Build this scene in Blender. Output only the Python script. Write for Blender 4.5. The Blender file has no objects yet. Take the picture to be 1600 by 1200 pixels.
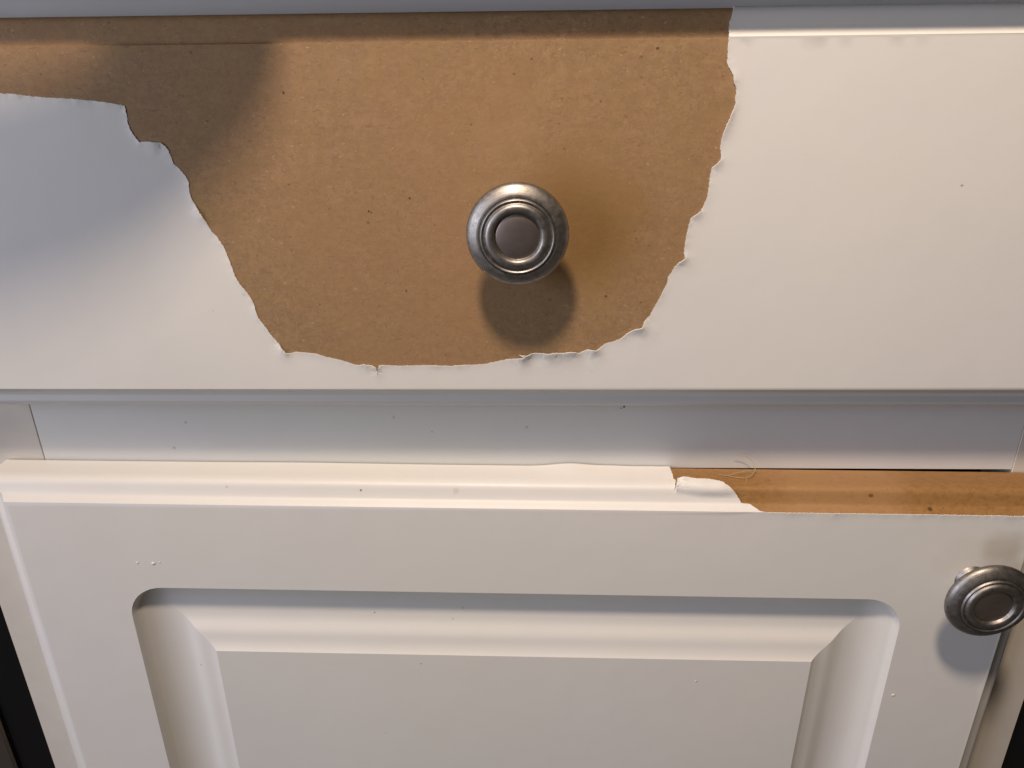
import bpy, bmesh, math, random
import numpy as np
from mathutils import Vector, Matrix
from mathutils.geometry import delaunay_2d_cdt

random.seed(7); rng = np.random.default_rng(11)
SC = bpy.context.scene
COL = SC.collection
MM = 0.001

# ------------------------------------------------------------------ camera
cam_d = bpy.data.cameras.new('camera')
cam = bpy.data.objects.new('camera', cam_d); COL.objects.link(cam)
cam_d.sensor_fit = 'HORIZONTAL'; cam_d.sensor_width = 36.0; cam_d.lens = 27.0
cam_d.clip_start = 0.01; cam_d.clip_end = 20
_Xi = Vector((0.9995505171522964, 0.02795403891837915, -0.010832145158123831))
_Yi = Vector((0.0010598603896819867, -0.3940436760631946, -0.9190911043256584))
_Zi = Vector((-0.029960646797612785, 0.9186665080771986, -0.3938961875681393))
M = Matrix.Identity(4)
for i in range(3):
    M[i][0] = _Xi[i]; M[i][1] = -_Yi[i]; M[i][2] = -_Zi[i]
M[1][3] = -0.2516
cam.matrix_world = M
SC.camera = cam

# ------------------------------------------------------------------ light
w = bpy.data.worlds.new('World'); SC.world = w; w.use_nodes = True
w.node_tree.nodes['Background'].inputs[0].default_value = (0.66, 0.56, 0.47, 1)
w.node_tree.nodes['Background'].inputs[1].default_value = 0.078

def area(name, loc, target, sx, sy, power, col, shape='RECTANGLE'):
    l = bpy.data.lights.new(name, 'AREA'); l.shape = shape; l.size = sx; l.size_y = sy
    l.energy = power; l.color = col
    o = bpy.data.objects.new(name, l); COL.objects.link(o)
    o.location = loc
    o.rotation_euler = (Vector(target) - Vector(loc)).to_track_quat('-Z', 'Y').to_euler()
    return o
key = area('ceiling_lamp', (-0.085, -0.36, 0.61), (0.06, 0.0, 0.10), 0.095, 0.09, 2.78, (1.0, 0.815, 0.665), 'ELLIPSE')
key.data.spread = math.radians(110)
area('window_light', (-1.22, -0.74, 0.12), (0, 0, -0.12), 0.9, 0.9, 13.2, (0.80, 0.83, 1.0))

vs = SC.view_settings
SC.display_settings.display_device = 'sRGB'
vs.view_transform = 'Standard'; vs.look = 'None'; vs.exposure = 0; vs.gamma = 1
vs.use_curve_mapping = False
SC.cycles.max_bounces = 8
SC.cycles.use_denoising = True

# ------------------------------------------------------------------ materials
class NT:
    def __init__(s, name):
        s.m = bpy.data.materials.new(name); s.m.use_nodes = True
        s.n = s.m.node_tree.nodes; s.l = s.m.node_tree.links
        s.b = s.n['Principled BSDF']
        s.tc = s.n.new('ShaderNodeTexCoord')
        s.P = s.tc.outputs['Object']
    def scaled(s, v):
        n = s.n.new('ShaderNodeMapping'); n.inputs['Scale'].default_value = v
        s.l.new(s.P, n.inputs['Vector']); return n.outputs[0]
    def noise(s, scale, detail=3, rough=.55, vec=None, dist=0):
        n = s.n.new('ShaderNodeTexNoise'); n.inputs['Scale'].default_value = scale
        n.inputs['Detail'].default_value = detail; n.inputs['Roughness'].default_value = rough
        n.inputs['Distortion'].default_value = dist
        s.l.new(vec or s.P, n.inputs['Vector']); return n.outputs['Fac']
    def ramp(s, fac, stops, interp='LINEAR'):
        n = s.n.new('ShaderNodeValToRGB'); n.color_ramp.interpolation = interp
        e = n.color_ramp.elements
        while len(e) < len(stops): e.new(.5)
        for el, (p, c) in zip(e, stops):
            el.position = p
            el.color = (c, c, c, 1) if isinstance(c, (int, float)) else (*c, 1)
        s.l.new(fac, n.inputs[0]); return n.outputs[0]
    def mix(s, fac, a, b, mode='MIX'):
        n = s.n.new('ShaderNodeMix'); n.data_type = 'RGBA'; n.blend_type = mode
        for i, v in ((0, fac), (6, a), (7, b)):
            if isinstance(v, (int, float)): n.inputs[i].default_value = v if i == 0 else (v, v, v, 1)
            elif isinstance(v, tuple): n.inputs[i].default_value = (*v, 1)
            else: s.l.new(v, n.inputs[i])
        return n.outputs[2]
    def math(s, op, a, b=None):
        n = s.n.new('ShaderNodeMath'); n.operation = op
        for i, v in ((0, a), (1, b)):
            if v is None: continue
            if isinstance(v, (int, float)): n.inputs[i].default_value = v
            else: s.l.new(v, n.inputs[i])
        return n.outputs[0]
    def dist(s, p, sc=(1, 1, 1)):
        """distance (mm) in the object's X,Z to the point p (mm)"""
        a = s.n.new('ShaderNodeVectorMath'); a.operation = 'SUBTRACT'
        s.l.new(s.P, a.inputs[0]); a.inputs[1].default_value = (p[0]*MM, 0, p[1]*MM)
        b = s.n.new('ShaderNodeVectorMath'); b.operation = 'MULTIPLY'
        s.l.new(a.outputs[0], b.inputs[0]); b.inputs[1].default_value = (1000*sc[0], 0, 1000*sc[2])
        c = s.n.new('ShaderNodeVectorMath'); c.operation = 'LENGTH'
        s.l.new(b.outputs[0], c.inputs[0]); return c.outputs['Value']
    def bump(s, h, strength, dist, prev=None):
        n = s.n.new('ShaderNodeBump'); n.inputs['Strength'].default_value = strength
        n.inputs['Distance'].default_value = dist; s.l.new(h, n.inputs['Height'])
        if prev: s.l.new(prev, n.inputs['Normal'])
        return n.outputs[0]
    def out(s, col=None, rough=None, metal=None, nrm=None, **kw):
        for k, v in (('Base Color', col), ('Roughness', rough), ('Metallic', metal), ('Normal', nrm)):
            if v is None: continue
            if isinstance(v, tuple): s.b.inputs[k].default_value = (*v, 1)
            elif isinstance(v, (int, float)): s.b.inputs[k].default_value = v
            else: s.l.new(v, s.b.inputs[k])
        for k, v in kw.items(): s.b.inputs[k.replace('_', ' ')].default_value = v
        return s.m

def film_material(name, specks=(), grime=(), base=(0.74, 0.715, 0.68)):
    t = NT(name)
    c = t.mix(t.ramp(t.noise(14, 3), [(.35, 0.0), (.7, 1.0)]), base, tuple(v*k for v, k in zip(base, (.965, .972, .955))))
    c = t.mix(t.ramp(t.noise(90, 4), [(.5, 0.0), (.8, .25)]), c, tuple(v*.93 for v in base))
    c = t.mix(t.ramp(t.noise(9, 2), [(.35, 0.0), (.65, 1.0)]), c, t.mix(.5, c, tuple(v*k for v, k in zip(base, (.99, 1.0, .93)))))
    # tiny random dust specks
    vo = t.n.new('ShaderNodeTexVoronoi'); vo.inputs['Scale'].default_value = 38; t.l.new(t.P, vo.inputs['Vector'])
    sp = t.ramp(vo.outputs['Distance'], [(0.0, 1.0), (.010, .9), (.017, 0.0)])
    keep = t.ramp(t.noise(31, 1), [(.63, 0.0), (.65, .35)])
    c = t.mix(t.math('MULTIPLY', sp, keep), c, (.22, .19, .16))
    for (x, z, r, a, col) in specks:
        d = t.dist((x, z))
        d = t.math('ADD', d, t.math('MULTIPLY', t.math('SUBTRACT', t.noise(2600, 2), .5), r*1.6))
        n = t.n.new('ShaderNodeMapRange'); t.l.new(d, n.inputs[0])
        n.inputs[1].default_value = r*.7; n.inputs[2].default_value = r; n.inputs[3].default_value = a; n.inputs[4].default_value = 0
        c = t.mix(n.outputs[0], c, col)
    for (x, z, r, a, col) in grime:
        d = t.math('ADD', t.dist((x, z), (1, 1, 1.25)), t.math('MULTIPLY', t.math('SUBTRACT', t.noise(110, 4), .5), r*.9))
        n = t.n.new('ShaderNodeMapRange'); n.interpolation_type = 'SMOOTHSTEP'; t.l.new(d, n.inputs[0])
        n.inputs[1].default_value = r*.25; n.inputs[2].default_value = r; n.inputs[3].default_value = a; n.inputs[4].default_value = 0
        c = t.mix(n.outputs[0], c, col)
    b = t.bump(t.noise(420, 2), .35, .00006)
    b = t.bump(t.noise(26, 2), .5, .0006, b)
    r = t.ramp(t.noise(60, 4), [(.3, .40), (.7, .50)])
    return t.out(c, r, None, b, Specular_IOR_Level=0.42)

DARK = (.10, .085, .07); TAN = (.42, .34, .24)
M_film_drawer = film_material('white drawer film', specks=[(134.76, -39.5, .45, .6, DARK), (-111.5, -80.5, .35, .3, TAN), (20, -103, .3, .3, TAN)])
M_film_door = film_material('white door film',
    specks=[(-30.5, 5.2, 1.3, .28, TAN), (-67.4, 5.0, .45, .85, DARK), (-66.96, -56.1, .4, .7, DARK), (-29.4, -53, .6, .45, TAN),
            (-34, -58.4, .6, .35, TAN), (-47.5, -77.5, .4, .6, DARK), (-65.5, -117.6, .45, .35, TAN), (-144.8, -84.5, .7, .5, TAN),
            (69.2, -84.1, .5, .4, TAN), (-120, 5.6, .5, .5, TAN), (187, -1.2, 2.2, .55, (.12, .11, .08))],
    grime=[(180, -14.5, 12, .42, (.38, .31, .20)), (168, -20, 16, .16, (.5, .42, .3))])

def mdf_material(name, A, B, C_, fibre, stains=(), rough=.75, streak=False):
    t = NT(name)
    v = t.scaled((.6, 1, 1)) if not streak else t.scaled((.05, 1, 1))
    c = t.mix(t.ramp(t.noise(110, 6, .68, v), [(.32, 0.0), (.68, 1.0)]), A, B)
    c = t.mix(t.ramp(t.noise(520, 6, .8, t.scaled((.8, 1, 1)), .15), [(.40, 1.0), (.53, 0.0)]), c, C_)
    c = t.mix(t.ramp(t.noise(900, 4, .7, t.scaled((.5, 1, 1)), .3), [(.58, 0.0), (.74, .6)]), c, fibre)
    if not streak:
        c = t.mix(t.ramp(t.noise(75, 5, .75), [(.40, 0.0), (.62, .55)]), c, (.30, .195, .070))
        c = t.mix(t.ramp(t.noise(62, 5, .75, t.scaled((1, 1, 1.3))), [(.52, 0.0), (.72, .5)]), c, (.36, .185, .095))
        c = t.mix(t.ramp(t.noise(230, 6, .85, t.scaled((.75, 1, 1))), [(.46, 0.0), (.60, .6)]), c, tuple(x*.68 for x in A))
        c = t.mix(t.ramp(t.noise(150, 6, .8, t.scaled((.8, 1, 1)), .8), [(.46, 0.0), (.66, .50)]), c, (.235, .140, .060))
        # fibre flecks, dark and pale, in two directions
        for sc_, lo_, col_ in (((.30, 1, 1), .655, tuple(x*.55 for x in A)), ((1, 1, .35), .66, tuple(x*.6 for x in A)), ((.6, 1, .9), .69, (.45, .31, .17))):
            c = t.mix(t.ramp(t.noise(1050, 2, .5, t.scaled(sc_), .6), [(lo_-.01, 0.0), (lo_+.03, .75)]), c, col_)
        c = t.mix(t.ramp(t.noise(13, 3, .5), [(.35, 0.0), (.65, .5)]), c, tuple(x*y for x, y in zip(B, (1.05, .93, .82))))
        c = t.mix(t.ramp(t.noise(38, 5, .7, t.scaled((.3, 1, 1)), 1.5), [(.55, 0.0), (.75, .35)]), c, tuple(x*y for x, y in zip(A, (1.12, 1.12, 1.15))))
    # dark chips
    vo = t.n.new('ShaderNodeTexVoronoi'); vo.inputs['Scale'].default_value = 300
    t.l.new(t.scaled((.8, 1, 1)), vo.inputs['Vector'])
    sp = t.ramp(vo.outputs['Distance'], [(0.0, 1.0), (.08, .8), (.15, 0.0)])
    keep = t.ramp(t.noise(260, 2), [(.50, 0.0), (.64, .8)])
    c = t.mix(t.math('MULTIPLY', sp, keep), c, tuple(x*.30 for x in A))
    for (x, z, r, a, col, sc) in stains:
        d = t.math('ADD', t.dist((x, z), sc), t.math('MULTIPLY', t.math('SUBTRACT', t.noise(60, 5), .5), r*.7))
        n = t.n.new('ShaderNodeMapRange'); n.interpolation_type = 'SMOOTHSTEP'; t.l.new(d, n.inputs[0])
        n.inputs[1].default_value = r*.45; n.inputs[2].default_value = r; n.inputs[3].default_value = a; n.inputs[4].default_value = 0
        c = t.mix(n.outputs[0], c, col)
    b = t.bump(t.noise(900, 4, .7), .5, .00012)
    return t.out(c, rough, None, b, Specular_IOR_Level=0.5)

CH = (.05, .028, .014)
M_mdf = mdf_material('bare fibreboard', (.355, .222, .112), (.322, .198, .097), (.250, .146, .066), (.47, .32, .18),
    stains=[(16, -52, 26, .6, (.275, .152, .042), (1, 1, .8)), (6, -36, 12, .35, (.26, .14, .045), (1, 1, 1)),
            (-54.4, -46.5, .55, .9, CH, (1, 1, 1)), (-53.6, -46.9, .4, .9, CH, (1, 1, 1)), (-40.7, -42.4, .5, .8, CH, (1, 1, 1)),
            (-77.8, -10.0, .5, .9, CH, (1, 1, .7)), (-43.8, -73.5, .4, .8, CH, (1, 1, 1)), (36.5, 1.3, .5, .8, CH, (.7, 1, 1)),
            (24, -75.5, .5, .7, CH, (.7, 1, 1)), (4, -82, .35, .7, CH, (1, 1, 1))])
M_mdf_glue = mdf_material('glue stained fibreboard edge', (.325, .172, .058), (.295, .150, .046), (.26, .128, .036), (.40, .24, .10),
    stains=[(118, 3, 34, .45, (.42, .24, .11), (1, 1, 1)), (128, 5.2, .9, .8, (.12, .05, .02), (.7, 1, 1)), (150, 1.0, .7, .9, (.08, .03, .01), (.6, 1, 1))],
    rough=.5, streak=True)

def metal():
    t = NT('brushed nickel')
    c = t.mix(t.ramp(t.noise(300, 4), [(.35, 0.0), (.7, 1.0)]), (.36, .34, .315), (.30, .28, .255))
    n = t.n.new('ShaderNodeVectorMath'); n.operation = 'LENGTH'
    m = t.scaled((1, 0, 1)); t.l.new(m, n.inputs[0])
    k = t.math('SINE', t.math('MULTIPLY', n.outputs['Value'], 9000))
    s = t.noise(2500, 2)
    b = t.bump(t.math('ADD', t.math('MULTIPLY', k, .35), s), .35, .00003)
    c = t.mix(t.ramp(t.noise(700, 6, .8, t.scaled((1, .3, 1))), [(.48, 0.0), (.66, .55)]), c, (.17, .145, .12))
    r = t.ramp(t.noise(500, 4), [(.3, .40), (.7, .54)])
    return t.out(c, r, 1.0, b)
M_metal = metal()
def cap_metal():
    t = NT('worn dark nickel')
    c = t.mix(t.ramp(t.noise(180, 4), [(.35, 0.0), (.7, 1.0)]), (.46, .385, .35), (.38, .32, .29))
    b = t.bump(t.noise(1800, 3), .3, .00004)
    return t.out(c, .42, 1.0, b)
M_cap = cap_metal()

def plain(name, col, rough, spec=.5, var=.06, sc=80):
    t = NT(name)
    c = t.mix(t.ramp(t.noise(sc, 4), [(.3, 0.0), (.7, 1.0)]), col, tuple(x*(1-var) for x in col))
    return t.out(c, rough, None, t.bump(t.noise(300, 3), .2, .00005), Specular_IOR_Level=spec)
M_rail = film_material('white rail laminate', base=(.70, .69, .67),
    specks=[(34.4, -125.7, .5, .95, (.03, .03, .03)), (33.4, -126.2, .35, .9, (.03, .03, .03)), (-55.5, -130.3, .8, .22, DARK), (-3.2, -134.6, .8, .25, DARK), (-138.7, -132.8, .7, .3, DARK),
            (-145.5, -144.3, .8, .3, DARK), (-40.7, -136.7, .4, .5, DARK)])
M_stile = plain('stile tinted for shade', (.65, .60, .525), .5)  # white stile; the warm tan of its shade is mixed into this colour
M_counter = plain('grey speckled countertop', (.45, .43, .40), .3)
M_black = plain('black appliance enamel', (.006, .006, .007), .25, .4)
M_grey_metal = plain('dark brown grey oven side', (.05, .04, .03), .45)
M_dark = plain('dark cupboard inside', (.02, .018, .015), .9)
M_blocker = plain('grey shadow blocker', (.3, .3, .32), .9, sc=200)  # for the unseen shape added to shade the drawer
M_fibre = plain('straw coloured fibre', (.45, .36, .2), .6)

# ------------------------------------------------------------------ helpers
def link(name, me, mat, parent=None, loc=None):
    o = bpy.data.objects.new(name, me); COL.objects.link(o)
    if mat: o.data.materials.append(mat)
    if parent: o.parent = parent
    if loc: o.location = loc
    return o
def empty(name, loc, label, cat, roty=0, group=None):
    o = bpy.data.objects.new(name, None); COL.objects.link(o); o.location = loc
    o.rotation_euler = (0, roty, 0); o.empty_display_size = .02
    o['label'] = label; o['category'] = cat
    if group: o['group'] = group
    return o
def finish(me, angle=30):
    for p in me.polygons: p.use_smooth = True
    me.set_sharp_from_angle(angle=math.radians(angle))
    me.update()
def mesh_from(name, verts, faces):
    me = bpy.data.meshes.new(name); me.from_pydata([tuple(np.array(v)*MM) for v in verts], [], faces)
    me.validate(); return me
def box(name, x0, x1, y0, y1, z0, z1, mat, parent=None, bev=.6, origin=(0, 0, 0)):
    bm = bmesh.new(); bmesh.ops.create_cube(bm, size=1)
    for v in bm.verts:
        v.co = Vector(((x0+x1)/2 + v.co.x*(x1-x0), (y0+y1)/2 + v.co.y*(y1-y0), (z0+z1)/2 + v.co.z*(z1-z0)))*MM
    if bev: bmesh.ops.bevel(bm, geom=bm.edges[:], offset=bev*MM, segments=3, affect='EDGES')
    me = bpy.data.meshes.new(name); bm.to_mesh(me); bm.free(); finish(me, 50)
    return link(name, me, mat, parent)

# edge moulding: (outward offset, depth) in mm
PR = [(0,0),(0.7,0.9),(1.5,2.1),(2.1,2.8),(3.2,3.3),(4.7,3.8),(6.1,4.25),(7.1,4.8),(7.9,5.8),(8.35,7.4),(8.5,10),(8.5,18.6)]
PR_BARE = [(0,0),(0.04,.5),(0.07,1.9),(0.5,2.55),(1.6,2.85),(3.2,3.3),(4.7,3.8),(6.1,4.25),(7.1,4.8),(7.9,5.8),(8.35,7.4),(8.5,10),(8.5,18.6)]
def densify(pr, n=3):
    P = np.array(pr, float); out = [P[0]]
    for i in range(len(P)-1):
        p0 = P[max(i-1, 0)]; p1 = P[i]; p2 = P[i+1]; p3 = P[min(i+2, len(P)-1)]
        for k in range(1, n+1):
            t = k/n
            out.append(.5*((2*p1)+(-p0+p2)*t+(2*p0-5*p1+4*p2-p3)*t*t+(-p0+3*p1-3*p2+p3)*t**3))
    return np.array(out)
PRD = densify(PR, 3)
SS = np.concatenate([[0], np.cumsum(np.hypot(*np.diff(PRD, axis=0).T))])
# groove of the raised panel: (inward distance, depth)
GR = [(0,0),(0.7,1.5),(1.5,2.8),(3.2,3.7),(5.0,4.7),(7.5,5.7),(10.5,6.3),(13.5,6.5),(16.5,6.3),(19.0,5.8),(21,5.0),(23,3.9),(25,3.0),(27.5,2.4),(29.5,1.8),(31.2,1.0),(32.3,.25),(32.6,0)]
GRD = densify(GR, 2)

NARC = 10
def rrect(x0, x1, z0, z1, r):
    """closed loop, 4*(NARC+1) points, with inner corner radius r"""
    pts = []
    for (cx, cz, a0) in ((x1-r, z1-r, 0), (x0+r, z1-r, 90), (x0+r, z0+r, 180), (x1-r, z0+r, 270)):
        for k in range(NARC+1):
            a = math.radians(a0 + 90*k/NARC); pts.append((cx+r*math.cos(a), cz+r*math.sin(a)))
    return pts
def loft(rings, cap_last=True, cap_first=False):
    V = []; F = []; n = len(rings[0])
    for r in rings: V += r
    for i in range(len(rings)-1):
        for k in range(n):
            a = i*n+k; b = i*n+(k+1) % n
            F.append((a, b, b+n, a+n))
    if cap_last: F.append(tuple(range((len(rings)-1)*n, len(rings)*n)))
    if cap_first: F.append(tuple(reversed(range(n))))
    return V, F

def profile_normals(P):
    T = np.gradient(P, axis=0); T /= np.linalg.norm(T, axis=1)[:, None]
    return T
def rings_outer(x0, x1, z0, z1, inset, bscale=1.0, prof=None):
    """rings from the back outline to the face edge; inset moves the surface into the board"""
    PP = PRD if prof is None else densify(prof, 3)
    T = profile_normals(PP); out = []
    for (o, y), (tx, ty) in reversed(list(zip(PP, T))):
        # normal (outward) of profile: (ty, -tx) in (o, y)
        o2 = o - ty*inset; y2 = y + tx*inset
        out.append([(x, y2, z) for x, z in rrect(x0-o2, x1+o2, z0-o2*bscale, z1+o2, .15)])
    return out
def rings_groove(g, inset):
    x0, x1, z0, z1, R = g
    T = profile_normals(GRD); out = []
    for (d, y), (td, ty) in zip(GRD, T):
        d2 = d - ty*inset; y2 = y + abs(td)*inset
        r = max(R - d2*1.0, .12)
        out.append([(x, y2, z) for x, z in rrect(x0+d2, x1-d2, z0+d2, z1-d2, r)])
    return out

def in_poly(P, poly):
    x, z = P[:, 0], P[:, 1]; c = np.zeros(len(P), bool); q = np.array(poly); n = len(q); j = n-1
    for i in range(n):
        xi, zi = q[i]; xj, zj = q[j]
        with np.errstate(divide='ignore', invalid='ignore'):
            hit = ((zi > z) != (zj > z)) & (x < (xj-xi)*(z-zi)/(zj-zi+1e-12)+xi)
        c ^= hit; j = i
    return c
def resample(pts, step, jit, seed):
    r = np.random.default_rng(seed); out = []
    for a, b in zip(pts, pts[1:]):
        a = np.array(a); b = np.array(b); L = np.linalg.norm(b-a); n = max(1, int(round(L/step)))
        t = (b-a)/max(L, 1e-9); nn = np.array([-t[1], t[0]])
        for k in range(n):
            p = a+(b-a)*k/n
            if k: p = p + nn*r.normal(0, jit)
            out.append(p)
    out.append(np.array(pts[-1])); return np.array(out)
def smooth_noise(n, wl, seed):
    r = np.random.default_rng(seed); k = max(4, int(n/wl)+3)
    return np.interp(np.arange(n), np.linspace(0, n, k), r.uniform(0, 1, k))

def film(name, rect, zs, tear, lifts, hole, mat, parent, keep_side, extra_disp=None, groove=None, bscale=1.0, seed=3, th=.33, fine=None):
    """laminate sheet over the face, top and bottom mouldings, unrolled in (X, s); the part on the board side of `tear` is missing.
    tear: polyline in (X, s);  keep_side(poly outline) -> closed outline of what is left"""
    x0, x1, z0, z1 = rect
    SM = SS[-1]
    def offs(s):
        s = np.asarray(s, float); o = np.zeros_like(s)
        o = np.where(s > z1, np.interp(s-z1, SS, PRD[:, 0]), o)
        return np.where(s < z0, np.interp(z0-s, SS, PRD[:, 0]), o)
    tl = resample(tear, .33, .075, seed)
    outline = keep_side(tl, offs)
    V = [tuple(p) for p in outline]; n0 = len(V)
    E = [(i, (i+1) % n0) for i in range(n0)]
    # constraint rows at every station of the mouldings
    rows = [z1+s for s in SS[:-1]] + [z0-s for s in SS[:-1]]
    for s in rows:
        o = float(offs(s)); a = len(V)
        V += [(x0-o+1e-3, s), (x1+o-1e-3, s)]; E.append((a, a+1))
    hp = None
    if hole:
        hp = hole; a = len(V); V += hp; m = len(hp)
        E += [(a+i, a+(i+1) % m) for i in range(m)]
    # free points
    gx = np.arange(x0-6, x1+6, 3.7); gz = np.arange(z0-2, z1+2, 3.3)
    G = np.array([(x+(k % 2)*1.8+random.uniform(-.4, .4), z+random.uniform(-.4, .4)) for k, z in enumerate(gz) for x in gx])
    near = []
    seg = np.gradient(tl, axis=0); seg /= np.linalg.norm(seg, axis=1)[:, None]+1e-9
    nn = np.stack([-seg[:, 1], seg[:, 0]], 1)
    for d, st in ((.35, 1), (.8, 1), (1.4, 2), (2.2, 3), (3.2, 4), (4.5, 6)):
        for sgn in (-1, 1): near.append(tl[::st]+nn[::st]*d*sgn)
    near = np.concatenate(near); G = np.concatenate([G, near])
    for k, q in enumerate(SS[1:-1]):
        xs = np.arange(x0-8, x1+8, 2.6)+(k % 3)*.87
        G = np.concatenate([G, np.stack([xs, np.full(len(xs), z1+q)], 1)])
    T = tl[(tl[:, 0] > x0-12) & (tl[:, 0] < x1+12)]
    if fine:
        fx0, fx1, fs0, fs1, fd = fine
        A_, B_ = np.meshgrid(np.arange(fx0, fx1, fd), np.arange(fs0, fs1, fd)); G = np.concatenate([G, np.stack([A_.ravel(), B_.ravel()], 1)])
    inside = in_poly(G, outline)
    if hp: inside &= ~in_poly(G, hp)
    G = G[inside]
    dmin = np.array([np.min(np.hypot(T[:, 0]-p[0], T[:, 1]-p[1])) for p in G])
    G = G[dmin > .16]
    V += [tuple(p) for p in G]
    res = delaunay_2d_cdt([Vector((float(a), float(b))) for a, b in V], E, [], 0, 1e-4)
    P = np.array([(v.x, v.y) for v in res[0]]); Fc = [tuple(f) for f in res[2]]
    cen = np.array([P[list(f)].mean(0) for f in Fc])
    ok = in_poly(cen, outline)
    if hp: ok &= ~in_poly(cen, hp)
    Fc = [f if True else f for f, k in zip(Fc, ok) if k]
    # lift near the tear
    amp = .03 + .24*smooth_noise(len(tl), 14, seed+1)**2.2 + .12*smooth_noise(len(tl), 5, seed+2)
    rad = .9 + 1.2*smooth_noise(len(tl), 22, seed+5)
    for (lx, ls, a, r, dec) in lifts:
        g = np.exp(-((tl[:, 0]-lx)**2+(tl[:, 1]-ls)**2)/r**2); amp += a*g; rad += dec*g
    if fine: amp = amp*(1-np.exp(-(((tl[:, 0]-54.2)/2.2)**4+((tl[:, 1]-10)/5.5)**4)))
    X, S = P[:, 0], P[:, 1]
    D = np.zeros(len(P))
    for i in range(len(P)):
        d = np.hypot(tl[:, 0]-X[i], tl[:, 1]-S[i]); j = np.argmin(d)
        if d[j] < 14: D[i] = amp[j]*math.exp(-(d[j]/rad[j])**1.3)
    if extra_disp is not None: D += extra_disp(X, S)
    V3 = []
    TN = profile_normals(PRD)
    for i in range(len(P)):
        s = S[i]
        if s > z1+1e-6: q = s-z1; sg = 1
        elif s < z0-1e-6: q = z0-s; sg = -1
        else:
            V3.append((X[i], -D[i], s)); continue
        q = min(q, SM)
        o = np.interp(q, SS, PRD[:, 0]); y = np.interp(q, SS, PRD[:, 1])
        tx = np.interp(q, SS, TN[:, 0]); ty = np.interp(q, SS, TN[:, 1])
        nz, ny = ty, -tx
        if D[i] > 0: o2 = o+nz*D[i]; y2 = y+ny*D[i]
        else: o2, y2 = o, y
        base = z1 if sg > 0 else z0
        V3.append((X[i], y2, base+sg*o2*(bscale if sg < 0 else 1)))
    F3 = list(Fc)
    if groove:
        R = rings_groove(groove, 0.0)
        gx0, gx1, gz0, gz1, _ = groove
        for e in (.5, 2.0):
            d = GR[-1][0]+e; R.append([(x, 0.0, z) for x, z in rrect(gx0+d, gx1-d, gz0+d, gz1-d, .12)])
        vv, ff = loft(R, cap_last=True); a = len(V3); V3 += vv; F3 += [tuple(i+a for i in f) for f in ff]
    # side strips (left, right)
    for sx, xe in ((-1, x0), (1, x1)):
        a = len(V3)
        for (o, y) in PRD:
            V3 += [(xe+sx*o, y, z0-o*bscale), (xe+sx*o, y, z1+o)]
        for k in range(len(PRD)-1):
            F3.append((a+2*k, a+2*k+1, a+2*k+3, a+2*k+2))
    bm = bmesh.new(); bv = [bm.verts.new(Vector(v)*MM) for v in V3]
    for f in F3:
        try: bm.faces.new([bv[i] for i in f])
        except ValueError: pass
    loose = [v for v in bm.verts if not v.link_faces]; bmesh.ops.delete(bm, geom=loose, context='VERTS')
    bmesh.ops.remove_doubles(bm, verts=bm.verts, dist=2e-5)
    bmesh.ops.recalc_face_normals(bm, faces=bm.faces)
    # face normal must look towards -Y
    s = sum(f.normal.y*f.calc_area() for f in bm.faces)
    if s > 0: bmesh.ops.reverse_faces(bm, faces=bm.faces)
    me = bpy.data.meshes.new(name); bm.to_mesh(me); bm.free()
    o = link(name, me, mat, parent)
    md = o.modifiers.new('t', 'SOLIDIFY'); md.thickness = th*MM; md.offset = -1; md.use_even_offset = False
    dg = bpy.context.evaluated_depsgraph_get(); dg.update()
    me2 = bpy.data.meshes.new_from_object(o.evaluated_get(dg)); o.modifiers.clear(); o.data = me2
    me2.name = name; finish(me2, 26)
    for e in me2.edges:
        a, b = (me2.vertices[i].co for i in e.vertices)
        if abs(a.y) < 6e-5 and abs(b.y) < 6e-5 and abs(a.x-b.x) < 5e-5 and min(abs(a.x-x0*MM), abs(a.x-x1*MM)) < 5e-5: e.use_edge_sharp = False
    return o

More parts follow.
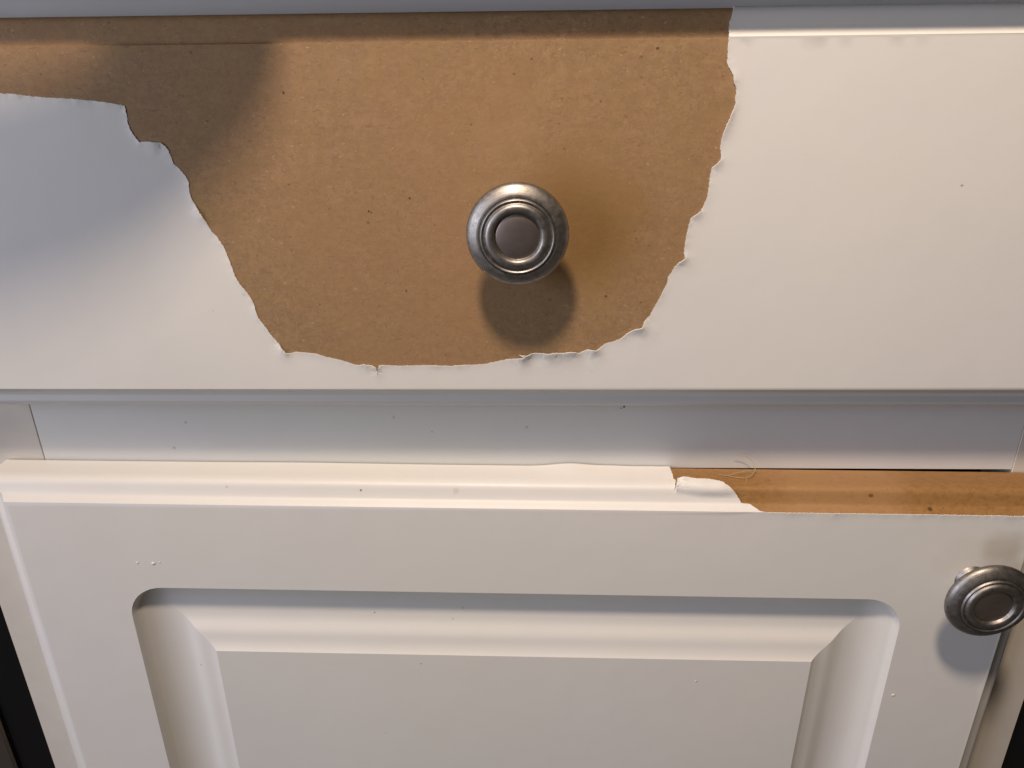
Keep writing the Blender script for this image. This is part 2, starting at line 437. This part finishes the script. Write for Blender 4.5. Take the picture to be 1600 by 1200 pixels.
TEAR_DRAWER= [[-179.04, -8.29], [-173.04, -8.72], [-167.09, -9.34], [-163.07, -9.57], [-158.14, -10.18], [-151.17, -10.8], [-143.14, -11.26], [-135.2, -12.08], [-131.26, -12.68], [-128.34, -13.28], [-128.25, -15.74], [-128.45, -18.6], [-127.91, -20.91], [-126.87, -22.86], [-125.91, -24.23], [-123.81, -24.05], [-121.37, -24.27], [-118.94, -24.48], [-117.89, -25.47], [-117.08, -26.65], [-116.52, -29.22], [-116.06, -31.22], [-114.27, -32.83], [-112.79, -35.05], [-112.28, -36.87], [-112.62, -39.93], [-112.17, -42.2], [-111.3, -44.48], [-110.03, -46.99], [-108.79, -49.73], [-107.57, -52.71], [-105.77, -54.86], [-104.14, -58.1], [-103.35, -61.36], [-102.56, -64.66], [-101.83, -68.44], [-100.7, -71.14], [-98.86, -73.63], [-97.65, -75.91], [-96.71, -78.66], [-96.56, -80.74], [-96.0, -83.07], [-94.91, -84.94], [-93.63, -87.06], [-92.76, -88.95], [-91.23, -91.1], [-90.06, -92.53], [-89.17, -94.46], [-87.8, -96.15], [-86.2, -96.15], [-84.77, -95.66], [-81.6, -95.91], [-77.1, -96.39], [-73.81, -97.6], [-70.46, -98.33], [-67.13, -99.31], [-64.48, -100.28], [-62.69, -100.77], [-60.37, -100.28], [-57.67, -100.77], [-56.36, -101.63], [-56.09, -104.46], [-55.69, -101.75], [-55.15, -100.77], [-51.27, -100.77], [-46.73, -101.01], [-42.15, -100.76], [-37.6, -100.76], [-30.79, -101.0], [-26.24, -100.76], [-21.7, -100.51], [-17.84, -100.27], [-14.89, -99.54], [-10.36, -98.57], [-4.72, -97.84], [-3.82, -97.36], [-5.61, -96.4], [-2.92, -96.88], [-1.35, -96.16], [2.01, -95.92], [4.25, -96.16], [7.6, -95.68], [9.39, -95.92], [12.51, -95.45], [15.65, -95.92], [18.29, -94.73], [21.42, -94.97], [23.16, -93.78], [24.88, -92.36], [27.51, -91.65], [29.68, -90.71], [31.38, -89.31], [32.86, -88.14], [34.35, -87.21], [36.74, -86.75], [37.3, -85.12], [37.68, -83.97], [39.12, -82.6], [40.07, -80.31], [41.42, -77.59], [42.56, -75.35], [43.84, -72.0], [44.38, -70.45], [44.47, -68.69], [45.64, -67.16], [46.36, -65.42], [47.54, -64.12], [49.53, -62.62], [49.14, -60.25], [49.31, -57.06], [49.51, -54.32], [50.1, -51.19], [50.57, -49.33], [51.93, -48.3], [53.47, -47.08], [54.32, -45.04], [55.12, -42.61], [55.35, -40.59], [55.32, -37.99], [55.49, -35.41], [55.92, -33.45], [57.21, -32.28], [58.3, -31.12], [58.37, -29.76], [57.77, -27.63], [57.99, -25.71], [58.2, -23.8], [58.77, -21.54], [59.88, -18.91], [60.47, -17.06], [61.22, -14.84], [61.07, -13.37], [61.11, -11.9], [60.89, -9.72], [60.2, -8.62], [59.79, -6.46], [59.1, -5.38], [57.98, -3.76], [57.51, -2.87], [57.49, -0.75], [57.32, 1.01], [57.34, 2.75], [57.39, 4.14], [57.9, 7.88], [57.99, 9.79], [58.51, 11.41], [58.9, 12.97], [59.19, 14.01], [61.39, 23.94]]
TEAR_DOOR= [[53.51, 22.63], [53.61, 21.63], [53.7, 17.55], [53.64, 14.12], [54.36, 13.24], [53.79, 10.2], [53.19, 7.43], [54.0, 9.7], [54.84, 12.39], [58.3, 12.47], [62.09, 11.7], [66.76, 11.78], [71.49, 10.85], [73.29, 9.93], [75.6, 8.43], [77.08, 6.73], [78.6, 4.04], [79.33, 3.54], [81.99, 3.35], [83.07, 2.35], [85.47, 0.54], [88.09, -0.2]]

# ------------------------------------------------------------------ cabinet carcass
FY = 19.2   # face frame plane
cabinet = empty('kitchen_cabinet', (0, 0, 0), 'white kitchen cabinet with a peeling drawer front above a raised panel door', 'cabinet')
frame = cabinet
def part_empty(name, loc, label, roty=0):
    o = bpy.data.objects.new(name, None); COL.objects.link(o); o.location = loc
    o.rotation_euler = (0, roty, 0); o.empty_display_size = .02; o.parent = cabinet
    o['label'] = label
    return o
box('rail', -200.0, 188.3, FY, 38, -152.62, -96, M_rail, frame, .15)['label'] = 'smooth white rail between drawer and door'
box('rail', -200.0, 188.3, FY, 38, 2, 27.6, M_rail, frame, .35)['label'] = 'shaded white rail above the drawer'
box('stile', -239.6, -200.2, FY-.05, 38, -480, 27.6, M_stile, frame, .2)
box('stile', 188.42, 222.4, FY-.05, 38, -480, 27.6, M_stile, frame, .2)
box('inside_panel', -215, 205, 60, 70, -480, 20, M_dark, frame, 0)

# ------------------------------------------------------------------ drawer front
DX0, DX1, DZ0, DZ1 = -207.2, 189.4, -110.0, 4.3
drawer = part_empty('drawer', (0, 0, 0), 'white drawer front with its film torn off around the knob down to brown board')
vv, ff = loft(rings_outer(DX0, DX1, DZ0, DZ1, .42, 1.12, PR_BARE), True, True)
me = mesh_from('core_board', vv, ff); finish(me, 30)
ob = link('core_board', me, M_mdf, drawer); ob['label'] = 'bare speckled brown fibreboard'
def keep_drawer(tl, offs):
    SM = SS[-1]; out = []
    # start: left edge where the tear meets it, along the tear, to the top, right, down, left
    left_s = tl[0][1]
    out += [tuple(p) for p in tl]
    X_end, s_end = tl[-1]
    top = [DZ1+s for s in SS]
    out += [(X_end+1.0, DZ1+SM)]
    for s in reversed(list(SS)): out.append((DX1+float(np.interp(s, SS, PRD[:, 0])), DZ1+s))
    for s in SS: out.append((DX1+float(np.interp(s, SS, PRD[:, 0])), DZ0-s))
    for s in reversed(list(SS)): out.append((DX0-float(np.interp(s, SS, PRD[:, 0])), DZ0-s))
    return out
tear_d = [(DX0, -6.6), (-195, -7.3)] + [tuple(p) for p in TEAR_DRAWER]
lifts_d = [(-89.5, -96.0, .7, 2.4, .7), (-56.4, -101.2, .4, 1.6, .3), (-60, -100.6, .45, 2.5, .3), (-4, -97, 1.3, 2.6, .8), (6, -96, 1.0, 5, .9),
           (13, -95, .9, 3, .5), (20.5, -94.6, .9, 2.2, .4), (36, -87.3, .9, 2.6, .7), (48.5, -63, .6, 2.2, .4), (52.5, -47.8, .4, 2.0, .3),
           (57.5, -32, .4, 2.0, .3), (-122, -24.3, .5, 2.6, .6), (58.5, -8, .4, 3, .1), (-110, -47, .3, 3, .4), (60, -20, .5, 5, .2)]
film('laminate_film', (DX0, DX1, DZ0, DZ1), None, tear_d, lifts_d, None, M_film_drawer, drawer, keep_drawer, bscale=1.12, seed=3)['label'] = 'white laminate film with a ragged torn edge'

# ------------------------------------------------------------------ knob
KN = [(0.01,0),(6.1,0),(6.3,.4),(6.0,1.0),(5.2,1.6),(4.6,3.0),(4.6,4.8),(5.4,6.6),(7.2,8.8),(10.0,10.3),(13.2,11.3),(15.0,11.8),(15.85,12.3),(16.1,13.0),(16.0,13.7),(15.6,14.4),(14.9,15.0),(14.0,15.6),(13.1,16.1),(12.4,16.35),(12.1,16.35),(11.9,16.05),(11.75,16.1),(11.5,16.75),(11.2,16.95),(10.85,16.75),(10.7,16.4),(10.5,16.35),(10.2,16.5),(9.9,17.1),(9.4,17.45),(8.7,17.6),(8.0,17.5),(7.55,17.25),(7.3,16.8),(7.15,16.4),(7.0,16.25)]
CAP = [(7.1,16.1),(6.8,16.35),(6.3,16.5),(4.5,16.75),(2.2,16.9),(0.01,16.95)]
def lathe(name, prof, mat, parent, n=96, extra=None):
    bm = bmesh.new(); rings = []
    np_ = len(prof)
    for r, h in prof + (extra[0] if extra else []):
        rings.append([bm.verts.new(Vector((r*math.cos(2*math.pi*k/n), -h, r*math.sin(2*math.pi*k/n)))*MM) for k in range(n)])
    for i, (a, b) in enumerate(zip(rings, rings[1:])):
        if i == np_-1: continue
        for k in range(n): bm.faces.new((a[k], a[(k+1) % n], b[(k+1) % n], b[k])).material_index = 1 if i >= np_ else 0
    bmesh.ops.recalc_face_normals(bm, faces=bm.faces)
    me = bpy.data.meshes.new(name); bm.to_mesh(me); bm.free(); finish(me, 40)
    o = link(name, me, mat, parent)
    if extra: o.data.materials.append(extra[1])
    return o
def knob(parent, x, z, tilt=0):
    k = lathe('knob', KN, M_metal, parent, extra=(CAP, M_cap)); k.location = (x*MM, .0002, z*MM)
    return k
kb1 = knob(drawer, -5.5, -51.6)
kb1['label'] = 'round brushed nickel knob with concentric rings'

# ------------------------------------------------------------------ door
door = part_empty('door', (0, 0, -0.160), 'white raised panel door with bare orange board along its top right edge', 0.0086)
RX0, RX1, RZ0, RZ1 = -207.2, 189.4, -330.0, 0.0
GV = (-167.2, 148.3, -292.0, -40.0, 15.0)
vv, ff = loft(rings_outer(RX0, RX1, RZ0, RZ1, .42) + rings_groove(GV, .42), True, True)
me = mesh_from('core_board', vv, ff); finish(me, 30)
ob = link('core_board', me, M_mdf_glue, door); ob['label'] = 'orange glue stained board edge'
def keep_door(tl, offs):
    SM = SS[-1]; out = [tuple(p) for p in tl]
    for s in SS: out.append((RX1+float(np.interp(s, SS, PRD[:, 0])), RZ0-s))
    for s in reversed(list(SS)): out.append((RX0-float(np.interp(s, SS, PRD[:, 0])), RZ0-s))
    for s in SS: out.append((RX0-float(np.interp(s, SS, PRD[:, 0])), RZ1+s))
    out += [(x, RZ1+SM) for x in np.arange(-210, 52, 2.0)]
    return out
SMAX = float(SS[-1])
tear_u = [(53.3, SMAX)] + [tuple(p) for p in TEAR_DOOR if p[1] < SMAX-.3] + [(100, -.15), (125, -.2), (150, -.15), (170, -.25), (RX1-.2, -.2)]
lifts_u = [(63, 12.2, .25, 9, .4), (55.5, 10.5, .5, 2.5, .6), (52, 16, .35, 5, 1.5)]
def bulge(X, S):
    ss = lambda t: np.clip(t, 0, 1)**2*(3-2*np.clip(t, 0, 1))
    xc = 53.95+.22*(S-8.5)
    flap = 1.6*ss((S-(5.0+1.6*(1-ss((X-xc)/12))))/4.2)*(X > xc)*(1-ss((X-70)/11))*(S < 15)
    k = np.clip((S-12)/9, 0, 1)**1.5
    return flap + k*(1.3*np.exp(-((X-14)/9)**2)+.5*np.exp(-((X-30)/9)**2)+.25*np.exp(-((X+90)/30)**2)+.8*np.exp(-((X-47)/9)**2)*.5)
film('laminate_film', (RX0, RX1, RZ0, RZ1), None, tear_u, lifts_u, [(x, z) for x, y, z in rings_groove(GV, 0.0)[0]],
     M_film_door, door, keep_door, extra_disp=bulge, groove=GV, seed=21, fine=(51.5, 58.5, 3.6, 13.5, .45))['label'] = 'white laminate film peeling back along the top edge'
kb2 = knob(door, 171.2, -29.6)
kb2['label'] = 'round brushed nickel knob at the door corner'

# paint nibs on the door film
def nib(x, z, r, h, d=0):
    bm = bmesh.new(); bmesh.ops.create_icosphere(bm, subdivisions=3, radius=1)
    for v in bm.verts:
        n = 1+.18*math.sin(5*v.co.x+3*v.co.z)
        v.co = Vector((x+v.co.x*r*n, d+v.co.y*h, z+v.co.z*r*.8*n))*MM
    me = bpy.data.meshes.new('nib'); bm.to_mesh(me); bm.free(); finish(me, 80)
    o = link('film_blister', me, M_film_door, door)
for a in [(-153.2, -27.9, .75, .45), (-159.7, -27.7, .5, .3), (-150.6, -27.3, .4, .2), (152.8, -89.8, .8, .3), (69.2, -84.1, .5, .25)]: nib(*a)

# ------------------------------------------------------------------ countertop, added shadow blocker, appliances
ct = box('countertop', -420, 420, -12, 560, 25.4, 66, M_counter, None, 3)
ct['label'] = 'grey countertop overhanging the top of the drawer'; ct['category'] = 'countertop'

CL = [(-124, 60), (-122.5, 5), (-122, -25), (-124, -36), (-131, -40.5), (-144, -43.5), (-162, -46), (-180, -49), (-222, -54), (-226, -72), (-192, -77.5), (-172, -79), (-160, -78), (-141, -75), (-121, -69.5), (-103.5, -61.5), (-89.8, -53.5), (-81, -45), (-77.5, -33), (-76.5, -10), (-76, 60)]  # outline of an unseen slab, added and shaped to cast the upper-left shade
bm = bmesh.new()
P2 = densify(CL, 5)
lo = [bm.verts.new(Vector((x, y, 66.3))*MM) for x, y in P2]
f = bm.faces.new(lo)
r = bmesh.ops.extrude_face_region(bm, geom=[f])
for v in [g for g in r['geom'] if isinstance(g, bmesh.types.BMVert)]: v.co.z += 6*MM
bmesh.ops.recalc_face_normals(bm, faces=bm.faces)
bmesh.ops.bevel(bm, geom=[e for e in bm.edges if abs(e.verts[0].co.z-e.verts[1].co.z) < 1e-6], offset=1.8*MM, segments=3, affect='EDGES')
me = bpy.data.meshes.new('shadow_blocker'); bm.to_mesh(me); bm.free(); finish(me, 40)
o = link('shadow_blocker', me, M_blocker)
o['label'] = 'added unseen grey shadow blocker lying over the countertop edge above the drawer'; o['category'] = 'shadow blocker'

o = box('oven', -700, -241.5, 24, 560, -480, 20, M_black, None, 2)
o['label'] = 'black appliance front beside the left edge of the cabinet'; o['category'] = 'oven'
ov = o
p = box('trim_panel', -430, -262, 21.5, 23.8, -480, -270, M_grey_metal, ov, 1)
p['label'] = 'dull brown lower panel'
o = box('dishwasher', 224.5, 800, 24, 560, -480, 20, M_black, None, 2)
o['label'] = 'black appliance front beside the right edge of the cabinet'; o['category'] = 'dishwasher'

# ------------------------------------------------------------------ straw fibre caught at the torn edge
cu = bpy.data.curves.new('straw_fibre', 'CURVE'); cu.dimensions = '3D'; cu.bevel_depth = .00011; cu.bevel_resolution = 2
for pts in ([(72, 13.5, -152.2), (77, 11.5, -152.0), (82, 9.8, -151.9), (85.2, 12, -150.8), (86.5, 14.5, -149.6), (85.0, 16, -147.0), (82, 17, -145.4), (78.5, 17.3, -145.8)],
            [(82, 9.8, -151.9), (81.8, 8.6, -153.6), (82.4, 7.6, -155.0)], [(75, 12, -151.9), (80, 13.5, -150.6), (86.5, 14.2, -150.6)]):
    sp = cu.splines.new('NURBS'); sp.points.add(len(pts)-1)
    for q, (x, y, z) in zip(sp.points, pts): q.co = (x*MM, y*MM, z*MM, 1)
    sp.use_endpoint_u = True; sp.order_u = 3
o = bpy.data.objects.new('straw_fibre', cu); COL.objects.link(o)
bpy.context.evaluated_depsgraph_get().update()
me = bpy.data.meshes.new_from_object(o.evaluated_get(bpy.context.evaluated_depsgraph_get())); bpy.data.objects.remove(o)
finish(me, 80); o = link('straw_fibre', me, M_fibre)
o['label'] = 'thin curled straw coloured fibre caught above the bare wood edge'; o['category'] = 'fibre'
